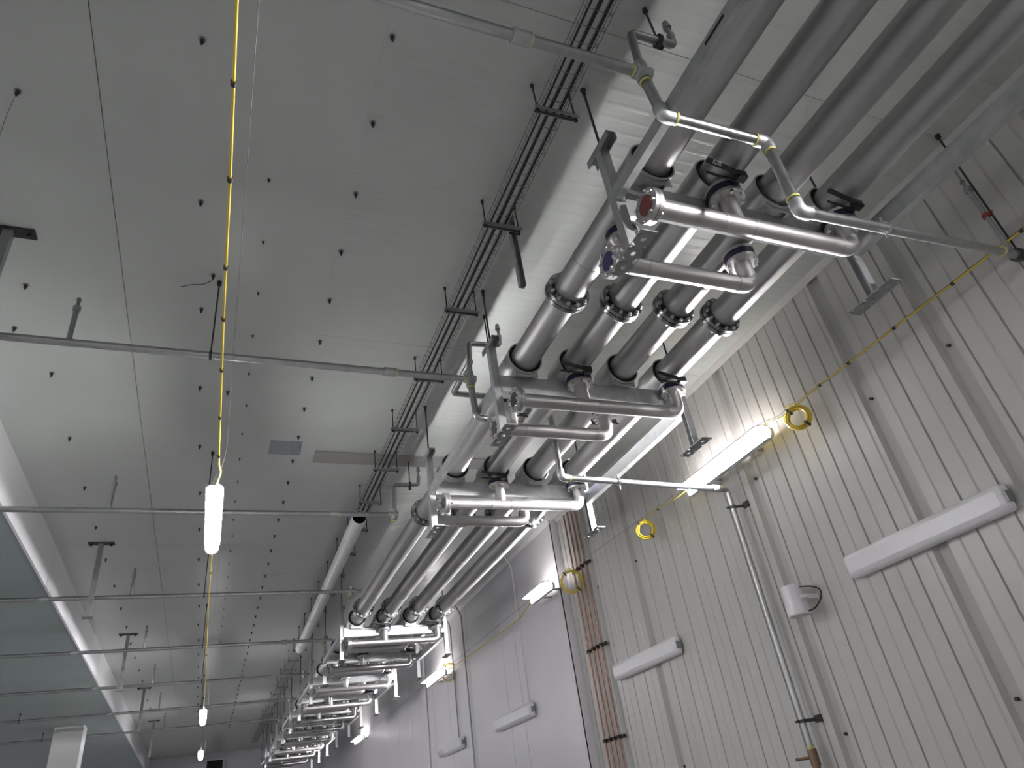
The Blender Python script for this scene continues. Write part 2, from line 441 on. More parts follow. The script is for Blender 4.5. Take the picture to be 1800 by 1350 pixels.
def flange_end(par, x, y, z, cap, org):
    f = MB().cyl((x - .012, y, z), (x + .012, y, z), 0.104, n=28).cyl((x + .016, y, z), (x + .040, y, z), 0.104, n=28)
    f = f.build('end_flange', 'stainless_branch', par, org)
    MB().cyl((x - .016, y, z), (x - .0121, y, z), 0.062, n=24).build('cap_disc', cap, f, org)
    b = MB()
    for k in range(8):
        an = math.pi * (k + .5) / 4; c, q = 0.085 * math.cos(an), 0.085 * math.sin(an)
        b.cyl((x - .03, y + c, z + q), (x + .058, y + c, z + q), 0.007, n=6).cyl((x - .028, y + c, z + q), (x - .012, y + c, z + q), 0.013, n=6)
    tag(b.build('bolt_set', 'zinc_bright', f, org), kind='stuff')
ZB = 4.37; RB = 0.057
def make_branch(kind, cap):
    y = -0.135 if kind == 'A' else 0.33
    xt, xe = (PX[1], PX[3]) if kind == 'A' else (PX[0], PX[2])
    xf = 2.035
    org = (2.8, 0, ZB)
    t = thing('branch_pipe', org, 'x', 'pipe', 'steel branch pipes below the racks')
    MB().path([(xf, y, ZB), (xe, y, ZB), (xe, y, 4.568)], RB, n=24, fil=0.125, seg=10).build('pipe_run', 'stainless_branch', t, org)
    MB().cyl((xt, y, ZB + .02), (xt, y, 4.568), RB * .97, n=20).build('tee_riser', 'stainless_branch', t, org)
    for x in (xt - .11, xt + .11, xe - .13):
        MB().tube((x - .004, y, ZB), (x + .004, y, ZB), RB + .0022, RB - .01, 24).build('weld_bead', 'galvanized', t, org)
    flange_end(t, xf, y, ZB, cap, org)
    for x in (xt, xe): valve(t, x, y, -1 if kind == 'A' else 1, org)
    return t
brA = make_branch('A', 'cap_red'); brB = make_branch('B', 'cap_blue')
brA2 = make_branch('A', 'cap_dark'); brB2 = make_branch('B', 'cap_dark')
index_kids()
def first_or_copy(o, used):
    if not used: return o
    return copy_tree(o)
for i, y in enumerate(RACKS):
    o = rack0 if i == 0 else copy_tree(rack0)
    o.location.y = y
    o['label'] = '%s galvanized trapeze rack holding the four main pipes%s' % (ORD[i], '' if i == 0 else ', counted from the camera')
    A = brA if i == 0 else (brA2 if i == 1 else copy_tree(brA2)); B = brB if i == 0 else (brB2 if i == 1 else copy_tree(brB2))
    A.location.y = y; B.location.y = y
    if i == 0:
        A['label'] = 'steel branch pipe with red-capped flange below the nearest rack'
        B['label'] = 'steel branch pipe with blue-capped flange below the nearest rack'
    else:
        A['label'] = 'steel branch pipe with two valves on the near side of the %s rack' % ORD[i]
        B['label'] = 'shorter steel branch pipe with two valves behind the %s rack' % ORD[i]
# white lettering printed on the nearest valve lever
tcv = bpy.data.curves.new('lettering', 'FONT'); tcv.body = 'EZIE'; tcv.size = 0.032; tcv.extrude = 0.0006; tcv.align_x = 'CENTER'; tcv.align_y = 'CENTER'
tob = bpy.data.objects.new('lettering_src', tcv); COL.objects.link(tob)
bpy.context.view_layer.update()
tme = bpy.data.meshes.new_from_object(tob.evaluated_get(bpy.context.evaluated_depsgraph_get()))
bpy.data.objects.remove(tob)
tme.materials.clear(); tme.materials.append(MATS['letter_white'])
lev = [o for o in COL.objects if o.name.startswith('valve') and o.parent == brA][0]
lt = bpy.data.objects.new('lettering', tme); COL.objects.link(lt); lt.parent = lev
# longitudinal box rails tying racks together in pairs
k = 0
for a, b in ((-3.0, 2.26), (4.35, 6.38), (12.2, 14.2), (16.25, 18.4), (20.45, 22.4), (24.7, 26.75), (28.8, 30.85)):
    for side, x in (('left', XA), ('right', XB)):
        s = 1 if side == 'left' else -1
        r = MB()
        ya, yb2 = a + (0 if a < 0 else .03), b - .03
        if side == 'left': xo, xi, zb, zt = 1.912, 1.958, 4.503, 4.59
        else: xo, xi, zb, zt = 3.752, 3.812, 4.45, 4.575
        r.box(xo, xo + .006, ya, yb2, zb, zt).box(xo + .006, xi, ya, yb2, zb, zb + .006).box(xo + .006, xi, ya, yb2, zt - .006, zt)
        pos = ('running overhead to the nearest rack', 'between second and third racks', 'between fourth and fifth racks', 'between sixth and seventh racks', 'between eighth and ninth racks', 'between tenth and eleventh racks', 'between twelfth and thirteenth racks')[k // 2]
        rl = tag(r.build('tie_rail', 'galvanized', None, (x, (a + b) / 2, 4.5)), '%s galvanized channel rail %s' % (side, pos), 'rail', 'rails tying the racks together')
        if side == 'left' and a < 0:
            tag(MB().box(xo - .0006, xo - .0001, 1.14, 1.29, 4.545, 4.565).build('slot', 'rubber_gap_black', rl, (x, (a + b) / 2, 4.5)), 'dark slot in the rail')
        k += 1

# ================================================================== CABLE TRAY
TX0, TX1, TZ = 1.62, 1.80, 5.372
def tray(ya, yb, label):
    t = thing('wire_cable_tray', ((TX0 + TX1) / 2, (ya + yb) / 2, TZ), label, 'cable tray', 'wire basket trays')
    org = t.location
    m = MB()
    for x, z in ((TX0, .05), (TX0, 0), (TX0 + .06, 0), (TX0 + .12, 0), (TX1, 0), (TX1, .05)):
        m.cyl((x, ya, TZ + z), (x, yb, TZ + z), 0.0028, n=5)
    m.build('long_wires', 'wire_grey', t, org)
    m = MB(); y = ya + .05
    while y < yb:
        m.path([(TX0 - .002, y, TZ + .05), (TX0 - .002, y, TZ - .004), (TX1 + .002, y, TZ - .004), (TX1 + .002, y, TZ + .05)], 0.0024, n=4)
        y += 0.1
    tag(m.build('cross_wires', 'wire_grey', t, org), kind='stuff')
tray(-2.0, 16.4, 'near wire basket tray of black cables beside the left pipe')
tray(16.5, 32.0, 'far wire basket tray beyond the white tube')
for i, (x, r, d) in enumerate(((1.645, .0075, 'thin black cable on the left of the wire tray'), (1.70, .013, 'thick black cable in the middle of the wire tray'), (1.762, .010, 'black cable on the right of the wire tray'))):
    pts = []; y = -2.0
    while y < 9.6:
        pts.append((x + random.uniform(-.006, .006) + 0.004 * math.sin(y * 2 + i), y, TZ + r + .001)); y += 0.7
    pts.append((1.69 + .03 * i, 16.5, TZ + r + .001))
    tag(MB().path(pts, r, n=8, fil=.3, seg=3).build('power_cable', 'black_cable', None, (x, 4, TZ)), d, 'cable')
def make_hanger():
    t = thing('tray_hanger', (1.735, 0, 5.35), 'x', 'hanger', 'strut hangers of the cable tray')
    org = (1.735, 0, 5.35)
    m = MB()
    m.box(1.58, 1.89, -.02, .02, 5.357, 5.361).box(1.58, 1.89, -.02, -.016, 5.33, 5.357).box(1.58, 1.89, .016, .02, 5.33, 5.357)
    m.box(1.578, 1.58, -.02, .02, 5.33, 5.361)
    m.build('strut', 'strut_grey', t, org)
    d = MB()
    for q in range(4): d.box(1.655 + q * .055, 1.675 + q * .055, -.008, .008, 5.3555, 5.3568)
    tag(d.build('slot_row', 'rubber_gap_black', t, org), kind='stuff')
    for x in (1.60, 1.87):
        r = MB().cyl((x, 0, 5.31), (x, 0, H - .001), 0.0055, n=6).cyl((x, 0, 5.318), (x, 0, 5.332), 0.013, n=6).cyl((x, 0, H - .03), (x, 0, H), 0.012, n=6)
        r.build('rod', 'rod_dark', t, org)
    return t
hg = make_hanger(); index_kids()
HY = [2.318, 3.34, 4.373, 5.461, 6.495, 7.489, 8.48, 9.45, 10.45, 11.5, 12.53, 13.56, 14.6, 15.6, 16.65, 17.7, 18.7, 19.75, 20.8, 21.8, 22.85, 23.9, 24.9, 25.95, 27.0]
for i, y in enumerate(HY):
    o = hg if i == 0 else copy_tree(hg)
    o.location.y = y; o['label'] = '%s strut hanger under the cable tray run, counted from the camera' % ORD[i]
# plastic tube that swallows the cables further on
tb = thing('cable_tube', (1.65, 12.4, 5.235), 'long white plastic tube with open dark end below the cable hangers', 'tube')
MB().tube((1.632, 8.72, 5.235), (1.678, 16.05, 5.235), 0.097, 0.091, 32).build('tube_wall', 'pvc_white', tb, tb.location)
MB().tube((1.632, 8.73, 5.235), (1.678, 16.04, 5.235), 0.0908, 0.087, 32).build('dark_inside_skin', 'duct_dark_inside', tb, tb.location)  # near-black skin, shade inside the tube put into its colour
for k in range(4):
    yy = 9.45 + 2.0 * k + (.1 if k else 0)
    MB().tube((1.635 + .006 * k, yy - .015, 5.235), (1.635 + .006 * k, yy + .015, 5.235), .101, .0965, 24).build('strap', 'pvc_white', tb, tb.location)
# perforated strut offcut clipped to the second tray hanger
ps = thing('perforated_strut', (1.85, 3.3, 4.83), 'perforated upright strut clamped to the second cable tray hanger', 'strut')
m = MB().box(1.82, 1.824, 3.375, 3.416, 4.82, 5.55).box(1.824, 1.862, 3.412, 3.416, 4.82, 5.55).box(1.862, 1.866, 3.375, 3.416, 4.82, 5.55)
m.build('channel', 'strut_grey', ps, ps.location)
m = MB(); z = 4.85
while z < 5.5: m.box(1.8662, 1.8668, 3.388, 3.402, z, z + .026); z += .05
tag(m.build('slot_row', 'rubber_gap_black', ps, ps.location), kind='stuff')
MB().box(1.80, 1.89, 3.366, 3.374, 5.325, 5.37).build('clamp', 'rod_dark', ps, ps.location)

# ================================================================== SPRINKLER LINES
ZK = 4.855; RK = 0.029
SY = [1.66 + 3.03 * k for k in range(8)]
def ring(m, p, d, r, l=.012):
    p = Vector(p); d = Vector(d); m.cyl(p - d * l, p + d * l, r, n=14)
def sprig(parent, x, y, z0, z1, org):
    a = MB().cyl((x, y, z0), (x, y, z1 - .08), RK * .62, n=10); ring(a, (x, y, z1 - .1), (0, 0, 1), RK * .95, .02)
    s = a.build('sprig_pipe', 'galvanized_pipe', parent, org)
    MB().cyl((x, y, z1 - .08), (x, y, z1 - .02), .012, n=8).cyl((x, y, z1 - .02), (x, y, z1), .02, .014, n=10).build('sprinkler_head', 'strut_grey', s, org)
for k, y in enumerate(SY):
    org = (-3.0, y, ZK)
    t = thing('sprinkler_line', org, '%s galvanized sprinkler line crossing below the ceiling%s' % (ORD[k], '' if k == 0 else ', counted from the camera'), 'pipe', 'sprinkler lines across the hall')
    MB().cyl((-13.9, y, ZK), (1.86, y, ZK), RK, n=16).build('pipe_run', 'galvanized_pipe', t, org)
    for x in (1.15, -2.2, -6.0):
        m = MB(); ring(m, (x, y, ZK), (1, 0, 0), RK * 1.35, .05); m.build('coupling', 'galvanized', t, org)
    m = MB(); ring(m, (1.86, y, ZK), (1, 0, 0), RK * 1.35, .05); ring(m, (1.86, y, ZK), (0, 0, 1), RK * 1.35, .07)
    m.build('tee', 'galvanized', t, org)
    for x in (1.205, 1.80): MB().tube((x - .006, y, ZK), (x + .006, y, ZK), RK + .004, RK - .002, 14).build('thread_tape', 'tape_yellow', t, org)
    MB().tube((1.86, y, ZK - .09), (1.86, y, ZK - .078), RK + .004, RK - .002, 14).build('thread_tape', 'tape_yellow', t, org)
    top = 5.25
    if k > 2:
        MB().cyl((1.86, y, ZK), (2.02, y, ZK), RK * .8, n=12).build('end_nipple', 'galvanized_pipe', t, org)
    else:
        arm = [(1.86, y, ZK), (1.89, y, top), (2.19, y, top + .02), (2.20, y, H - .22)]
        MB().path(arm, RK * .85, n=12, fil=.035).build('armover', 'galvanized_pipe', t, org)
        MB().cyl((2.20, y, H - .22), (2.20, y, H - .14), .014, n=8).cyl((2.20, y, H - .15), (2.20, y, H - .09), .026, .018, n=10).build('sprinkler_head', 'strut_grey', t, org)
        m = MB().cyl((2.08, y, top - .05), (2.08, y, H), .007, n=6).cyl((2.08, y, H - .03), (2.08, y, H), .016, n=8)
        m.tube((2.07, y, top + .01), (2.09, y, top + .01), RK + .012, RK - .004, 14).box(2.065, 2.095, y - .012, y + .012, top - .06, top - .02)
        m.build('hanger', 'rod_dark', t, org)
    for x in (-0.234, -4.0):
        zt = H if x > XF else ZS
        m = MB().cyl((x, y, ZK + .02), (x, y, zt), .007, n=6).cyl((x, y, zt - .04), (x, y, zt), .018, n=8).tube((x - .01, y, ZK), (x + .01, y, ZK), RK + .008, RK - .002, 14)
        m.build('hanger', 'rod_dark', t, org)
    sprig(t, -1.17, y, ZK, 5.26, org)
    if k == 0:
        drop = [(1.86, y, ZK), (1.889, y, 4.505), (2.563, y, 4.515), (2.553, y, 3.972), (4.86, 1.875, 4.355), (5.0, 1.89, 4.37)]
        MB().path(drop, RK, n=16, fil=.045).build('drop_pipe', 'galvanized_pipe', t, org)
        for pp in ([(1.886, y, 4.57), (1.889, y, 4.505), (1.95, y, 4.506)], [(2.49, y, 4.514), (2.563, y, 4.515), (2.562, y, 4.44)], [(2.555, y, 4.045), (2.553, y, 3.972), (2.625, y + .006, 3.984)]):
            MB().path(pp, RK * 1.28, n=14, fil=.045).build('elbow_fitting', 'galvanized', t, org)
        for a, d in (((1.965, y, 4.506), (1, 0, 0)), ((2.487, y, 4.515), (1, 0, 0)), ((2.561, y, 4.435), (0, 0, 1)), ((2.555, y, 4.065), (0, 0, 1)), ((4.62, 1.85, 4.315), (.98, .09, .16))):
            p = Vector(a); d = Vector(d); MB().tube(p - d * .007, p + d * .007, RK + .006, RK - .002, 14).build('thread_tape', 'tape_yellow', t, org)
        m = MB(); p = Vector((3.30, y + .07, 4.10)); d = Vector((.98, .09, .16))
        m.tube(p - d * .012, p + d * .012, RK + .008, RK, 14); m.cyl(p + Vector((-.02, 0, -.075)), p + Vector((.012, 0, .085)), .008, n=8)
        m.build('pipe_clamp', 'zinc_bright', t, org)
        m = MB().cyl((4.855, 1.86, 4.30), (4.864, 1.852, H), .008, n=6).cyl((4.864, 1.852, H - .03), (4.864, 1.852, H), .02, n=8)
        m.tube((4.84, 1.872, 4.352), (4.88, 1.877, 4.36), RK + .02, RK - .003, 14).build('hanger', 'rod_dark', t, org)
        sprig(t, 4.80, 1.87, 4.36, 5.08, org)
        MB().cyl((4.80, 1.87, 4.70), (4.80, 1.87, 4.73), RK * .95, n=10).cyl((4.80, 1.87, 4.715), (4.80, 1.82, 4.72), .008, n=6).build('tag_band', 'red_tag', t, org)
    elif k == 1:
        MB().path([(1.86, y, ZK), (1.879, y, 4.465), (1.965, y, 4.462)], RK, n=16, fil=.045).build('drain_stub', 'galvanized_pipe', t, org)
        drop = [(1.885, y, 5.05), (1.885, 5.23, 5.05), (2.885, 5.23, 5.05), (2.87, 5.23, 4.205), (4.84, 5.345, 4.195)]
        MB().path(drop, RK, n=16, fil=.045).build('drop_pipe', 'galvanized_pipe', t, org)
        MB().path([(2.873, 5.23, 4.28), (2.87, 5.23, 4.205), (2.945, 5.234, 4.205)], RK * 1.28, n=14, fil=.045).build('elbow_fitting', 'galvanized', t, org)
        m = MB(); ring(m, (4.73, 5.34, 4.196), (1, .05, 0), RK * 1.35, .05); m.build('coupling', 'galvanized', t, org)
        for x in (2.965, 4.80): MB().tube((x - .008, 5.235 + (x - 2.9) * .058, 4.203), (x + .008, 5.235 + (x - 2.9) * .058, 4.203), RK + .005, RK - .002, 14).build('thread_tape', 'tape_yellow', t, org)
        m = MB().tube((3.50, 5.27, 4.202), (3.53, 5.27, 4.202), RK + .012, RK, 14).cyl((3.515, 5.27, 4.12), (3.515, 5.27, 4.28), .008, n=8)
        m.build('pipe_clamp', 'zinc_bright', t, org)
# riser on the ribbed wall
t = thing('wall_riser', (4.90, 5.365, 0.0), 'galvanized sprinkler riser running down the ribbed wall', 'pipe')
org = t.location
MB().path([(4.84, 5.345, 4.195), (4.90, 5.365, 4.195), (4.90, 5.365, 4.0), (4.90, 5.37, 0.02)], RK * .92, n=14, fil=.04).build('pipe_run', 'galvanized_pipe', t, org)
for z in (4.0, 1.955):
    m = MB().tube((4.90, 5.365, z - .014), (4.90, 5.365, z + .014), RK + .008, RK - .004, 14).cyl((4.925, 5.35, z), (XW, 5.30, z), .014, n=8).box(XW - .02, XW + .01, 5.24, 5.32, z - .03, z + .03).cyl((4.88, 5.365, z), (4.83, 5.375, z), .01, n=6)
    m.build('wall_bracket', 'rod_dark', t, org)
MB().cyl((4.90, 5.37, 1.735), (4.90, 5.37, 1.76), RK * 1.15, n=12).build('thread_tape', 'tape_yellow', t, org)
m = MB().cyl((4.90, 5.37, 1.60), (4.90, 5.37, 1.733), .042, n=14).cyl((4.90, 5.37, 1.30), (4.90, 5.37, 1.60), RK * 1.1, n=12).cyl((4.90, 5.37, 1.67), (4.80, 5.49, 1.67), .013, n=8)
m.build('valve', 'bronze', t, org)

# ================================================================== STRUT POSTS ON THE LEFT
for i, (y, zb) in enumerate(((4.43, 4.57), (10.66, 4.57), (15.64, 4.56), (21.0, 4.6), (26.2, 4.6))):
    t = thing('ceiling_post', (-1.635, y, H), '%s bare strut post hanging from the ceiling near the white fascia' % ORD[i], 'post', 'strut posts near the fascia')
    org = t.location
    m = MB().box(-1.665, -1.605, y - .03, y - .024, zb, H - .01).box(-1.665, -1.659, y - .024, y + .03, zb, H - .01).box(-1.611, -1.605, y - .024, y + .03, zb, H - .01)
    m.build('post_channel', 'strut_grey', t, org)
    m = MB().box(-1.80, -1.47, y - .05, y + .05, H - .012, H)
    for x in (-1.76, -1.51): m.cyl((x, y, H - .012), (x, y, H - .04), .016, n=6)
    m.build('head_plate', 'rod_dark', t, org)
    MB().box(-1.70, -1.57, y - .06, y + .06, zb - .008, zb).build('foot_plate', 'strut_grey', t, org)

# ================================================================== FLAT BITS ON THE CEILING
tag(MB().box(0.37, 0.73, 7.36, 7.70, H - .002, H - .0002).build('foil_patch', 'foil_tape', None, (0.55, 7.53, H)), 'bluish square patch of foil tape stuck on the ceiling', 'tape patch')
tag(MB().box(0.90, 3.4, 7.56, 7.84, H - .022, H - .005).build('cover_strip', 'sheet_beige', None, (2.1, 7.7, H)), 'flat beige cover strip across the ceiling beside the foil patch', 'cover strip')

# ================================================================== LAMPS
def stadium(cx, cy, z, L, W, r, n=4):
    P = []
    for sx, sy, a0 in ((1, 1, 0), (-1, 1, 90), (-1, -1, 180), (1, -1, 270)):
        for k in range(n + 1):
            a = math.radians(a0 + 90 * k / n)
            P.append((cx + sx * (W / 2 - r) + r * math.cos(a), cy + sy * (L / 2 - r) + r * math.sin(a), z))
    return P
def lamp(x, y0, y1, z, label, W=0.115, group='lit linear lamps', wall=False):
    L = y1 - y0; cy = (y0 + y1) / 2
    t = thing('linear_lamp', (x, cy, z), label, 'lamp', group)
    org = t.location
    if not wall:
        lay = [stadium(x, cy, z - .055, L - .05, W - .06, .035), stadium(x, cy, z - .045, L - .02, W - .025, .05), stadium(x, cy, z - .02, L, W, .06), stadium(x, cy, z + .03, L - .01, W - .01, .06)]
        MB().loft(lay).build('diffuser', 'lamp_diffuser', t, org)
        lay = [stadium(x, cy, z + .03, L + .02, W + .02, .07), stadium(x, cy, z + .04, L + .02, W + .02, .07), stadium(x, cy, z + .065, L - .03, W - .05, .04)]
        MB().loft(lay).build('housing', 'housing_grey', t, org)
        yc = W / 2 + .012
        for q in range(5):
            yy = y0 + L * (q + .5) / 5
            for s in (-1, 1): MB().box(x + s * yc - .003, x + s * yc + .003, yy - .015, yy + .015, z + .018, z + .045).build('clip', 'zinc_bright', t, org)
    else:                                   # turned to face the hall, visor and rim added to shape its light
        def ly(dx, l, h, r): return [(x + dx, p[1], p[0]) for p in stadium(z, cy, 0, l, h, min(r, h * .45))]
        MB().loft([ly(-.008, L - .02, W - .015, .05), ly(-.004, L, W, .06), ly(.002, L, W, .06)]).build('diffuser', 'lamp_diffuser_wall' if y0 < 8 else 'lamp_diffuser_wall_dimmed', t, org)
        MB().loft([ly(.004, L - .01, W - .01, .06), ly(-.0045, L + .003, W + .003, .06), ly(-.0055, L + .04, W + .03, .07), ly(.03, L + .04, W + .03, .07), ly(.06, L - .05, W - .05, .04)]).build('housing', 'housing_grey', t, org)
        xm = x + (.03 - VIS) / 2
        MB().loft([stadium(xm, cy, z + W / 2 + .002, L + .05, VIS + .03, .07), stadium(xm, cy, z + W / 2 + .013, L + .05, VIS + .03, .07)], False).build('cutoff_visor', 'rubber_gap_black', t, org)
        MB().box(x - .03, x + .004, y0 + .02, y1 - .02, z - W / 2 - .013, z - W / 2 - .008).build('cutoff_rim', 'housing_grey', t, org)
        zz = z + W / 2 + .014
        m = MB(); m._add([(x - .03, y0 + .04, zz + .014), (x + .02, y0 + .04, zz), (x + .02, y1 - .04, zz), (x - .03, y1 - .04, zz + .014), (x - .031, y0 + .04, zz), (x - .031, y1 - .04, zz)],
                           [(0, 1, 2, 3), (4, 0, 3, 5), (1, 4, 5, 2), (0, 4, 1), (3, 2, 5)])
        m.build('fill_strip', 'fill_glow', t, org)  # added strip that brightens the wall above the lamp
        MB().box(x - .04, x - .035, y0 + .03, y1 - .03, zz, zz + .034).build('fill_shield', 'strut_grey', t, org)  # added to keep the glow of the strip off the hall
    if wall:
        xw = XV if y0 > YE - .5 else XW
        for yy in (y0 + L * .25, y1 - L * .25):
            MB().box(x + .058, xw + .004, yy - .012, yy + .012, z - .012, z + .012).build('wall_arm', 'strut_grey', t, org)
    zt = z + .17
    for yy in (y0 + .06, y1 - .06):
        MB().path([(x - .03, yy, z + .04 + (.05 if wall else 0)), (x, yy, zt), (x + .03, yy, z + .04 + (.05 if wall else 0))], .0022, n=5).build('hanging_wire', 'wire_bright', t, org)
    return t
VIS = 0.165
XLW = 4.80
lamp(4.83, 4.458, 5.897, 4.4025, 'lit white lamp before the ribbed wall, beside the sprinkler riser', .09, wall=True)
lamp(4.63, 9.34, 10.18, 4.436, 'lit short lamp on the white wall by the copper pipes', .09, wall=True)
lamp(4.64, 15.23, 16.72, 4.404, 'lit lamp on the white wall above the bumpy unlit fixture', .09, wall=True)
lamp(4.70, 25.07, 26.6, 4.39, 'lit lamp farthest away on the white wall', .09, wall=True)
lamp(-0.128, 5.68, 7.10, 4.2, 'lit lamp hanging alone under the ceiling at left', .12)
lamp(-0.145, 16.4, 17.9, 4.2, 'small distant lit lamp under the ceiling on the yellow cable')
lamp(-0.165, 22.9, 24.4, 4.2, 'smallest and farthest lit lamp under the ceiling at left')
# unseen lamps: rows continued behind the camera, bay row added for ambient light
hidden = [(-0.128, -4.6, 4.2, 'just behind the camera in the yellow cord row'), (-0.128, -10.2, 4.2, 'at the back of the yellow cord row'), (XLW, -4.0, 4.4, 'behind the camera on the ribbed wall')]
for j, y in enumerate((-7, 0, 7, 14, 21, 28)):
    hidden.append((-9.0, y, 4.2, '%s of the added fill row under the lower ceiling' % ORD[j].replace('nearest', 'first')))
for x, y, z, d in hidden:
    lamp(x, y, y + 1.45, z, 'lit linear lamp out of view, ' + d, W=(.09 if x == XLW else .115), group='lamps out of the picture', wall=(x == XLW))

# unlit fixtures lower on the wall
def unlit(xw, y0, y1, z, hgt, label, bumpy=False):
    t = thing('wall_fixture', (xw, (y0 + y1) / 2, z), label, 'light fixture', 'unlit wall fixtures')
    org = t.location; L = y1 - y0; cy = (y0 + y1) / 2
    def lay(x, l, h, r): return [(x, p[1], p[0]) for p in stadium(z, cy, 0, l, h, r)]
    MB().loft([lay(xw, L - .06, hgt - .05, .03), lay(xw - .03, L - .06, hgt - .05, .03)]).build('back_box', 'strut_grey', t, org)
    MB().loft([lay(xw - .03, L, hgt, .035), lay(xw - .075, L, hgt, .035), lay(xw - .105, L - .025, hgt - .03, .03), lay(xw - .118, L - .08, hgt - .09, .025)]).build('cover', 'plastic_white', t, org)
    MB().box(xw - .09, xw - .02, y0 - .012, y0 + .004, z - .04, z + .04).build('end_connector', 'strut_grey', t, org)
    if bumpy:
        for q in (0.06, 0.3):
            MB().cyl((xw - .11, y1 - .1 - q, z - .02), (xw - .17, y1 - .1 - q, z - .05), .05, .06, n=12).build('lamp_head', 'plastic_white', t, org)
    return t
unlit(XW, 2.80, 4.30, 2.985, 0.20, 'large unlit white fixture low on the ribbed wall, nearest to camera')
unlit(XW, 7.0, 8.55, 3.0, 0.20, 'unlit white fixture on the ribbed wall beside the copper pipes')
unlit(XV, 11.2, 12.95, 3.0, 0.22, 'unlit white fixture on the smooth white wall')
unlit(XV, 15.0, 16.7, 2.99, 0.22, 'bumpy unlit fixture with lamp heads, farthest down the white wall', True)

# ================================================================== YELLOW CABLES, COILS, WIRES
def cable(name, pts, r, material, label, cat='cable', ties=(), fil=.2, group=None):
    t = thing(name, pts[0], label, cat, group)
    MB().path(pts, r, n=8, fil=fil, seg=4).build('cord', material, t, t.location)
    if ties:
        m0 = None
        for p in ties:
            if m0 is None:
                m0 = MB().cyl((0, -.012, 0), (0, .012, 0), r * 1.9, n=8).build('cable_tie', 'tie_black', t); q = m0
            else:
                q = m0.copy(); COL.objects.link(q)
            q.location = Vector(p) - t.location
    return t
cp = [(-0.134, -4.0, 4.22), (-0.132, 1.488, 4.20), (-0.125, 2.278, 4.20), (-0.124, 3.365, 4.20), (-0.111, 5.0, 4.205), (-0.105, 5.3, 4.22), (-0.085, 5.45, 4.25), (-0.11, 5.62, 4.245), (-0.12, 5.80, 4.24)]
def along(pts, y):
    for a, b in zip(pts[:-1], pts[1:]):
        if a[1] <= y <= b[1]:
            f = (y - a[1]) / (b[1] - a[1]); return tuple(a[i] + f * (b[i] - a[i]) for i in range(3))
cable('extension_cord', cp, .0068, 'yellow_cable', 'yellow power cord overhead leading to the hanging lamp at left', ties=[along(cp, y) for y in (1.17, 1.83, 2.33, 2.93, 3.37, 3.9, 4.5, 5.1)])
cable('extension_cord', [(-0.12, 7.0, 4.25), (-0.125, 7.3, 4.2), (-0.139, 8.9, 4.2), (-0.13, 12.5, 4.19), (-0.14, 16.5, 4.25)], .0062, 'yellow_cable', 'yellow power cord between the first and second lamps under the ceiling', ties=[(-0.127, 7.8, 4.2), (-0.136, 9.9, 4.2), (-0.133, 11.5, 4.19)])
cable('extension_cord', [(-0.14, 17.8, 4.25), (-0.15, 20.5, 4.19), (-0.16, 23.0, 4.25)], .006, 'black_cable', 'dark cord between the second and third lamps under the ceiling')
cable('suspension_wire', [(-0.06, -4, 4.30), (-0.06, 5.2, 4.29), (-0.11, 5.75, 4.34), (-0.06, 7.1, 4.30), (-0.06, 24, 4.30)], .0016, 'wire_grey', 'thin steel wire beside the yellow cord under the ceiling', 'wire')
XC = 4.80
wp = [(XC, -3.0, 4.44), (XC, 1.73, 4.45), (XC, 2.80, 4.455), (XC, 3.80, 4.455), (XC, 4.02, 4.44), (XC, 4.2, 4.42), (XC + .01, 4.46, 4.49), (XC + .04, 4.9, 4.50)]
cable('extension_cord', wp, .0075, 'yellow_cable', 'yellow power cord along the ribbed wall to the nearest wall lamp', ties=[along(wp, y) for y in (1.2, 1.75, 2.3, 2.85, 3.35, 3.7)])
cable('extension_cord', [(XC, 5.75, 4.44), (XC, 6.05, 4.43), (XC, 6.6, 4.47), (XC, 6.85, 4.45)], .007, 'yellow_cable', 'short yellow cord from the nearest wall lamp to the hanging coil', ties=[(XC, 6.5, 4.46)])
cable('extension_cord', [(4.64, 10.15, 4.46), (4.70, 10.9, 4.36), (4.72, 12.7, 4.38), (4.66, 14.9, 4.39), (4.65, 15.35, 4.46)], .008, 'yellow_cable', 'dull yellow cord along the smooth white wall')
cable('suspension_wire', [(XC + .01, -3, 4.47), (XC + .01, 4.3, 4.47), (XC, 4.5, 4.53), (XC, 5.8, 4.53), (XC + .01, 6.2, 4.48), (XC + .01, 9.5, 4.60), (XC + .01, 15, 4.56), (XC + .01, 25, 4.52)], .003, 'wire_grey', 'thin steel wire along the right wall behind the yellow cords', 'wire')
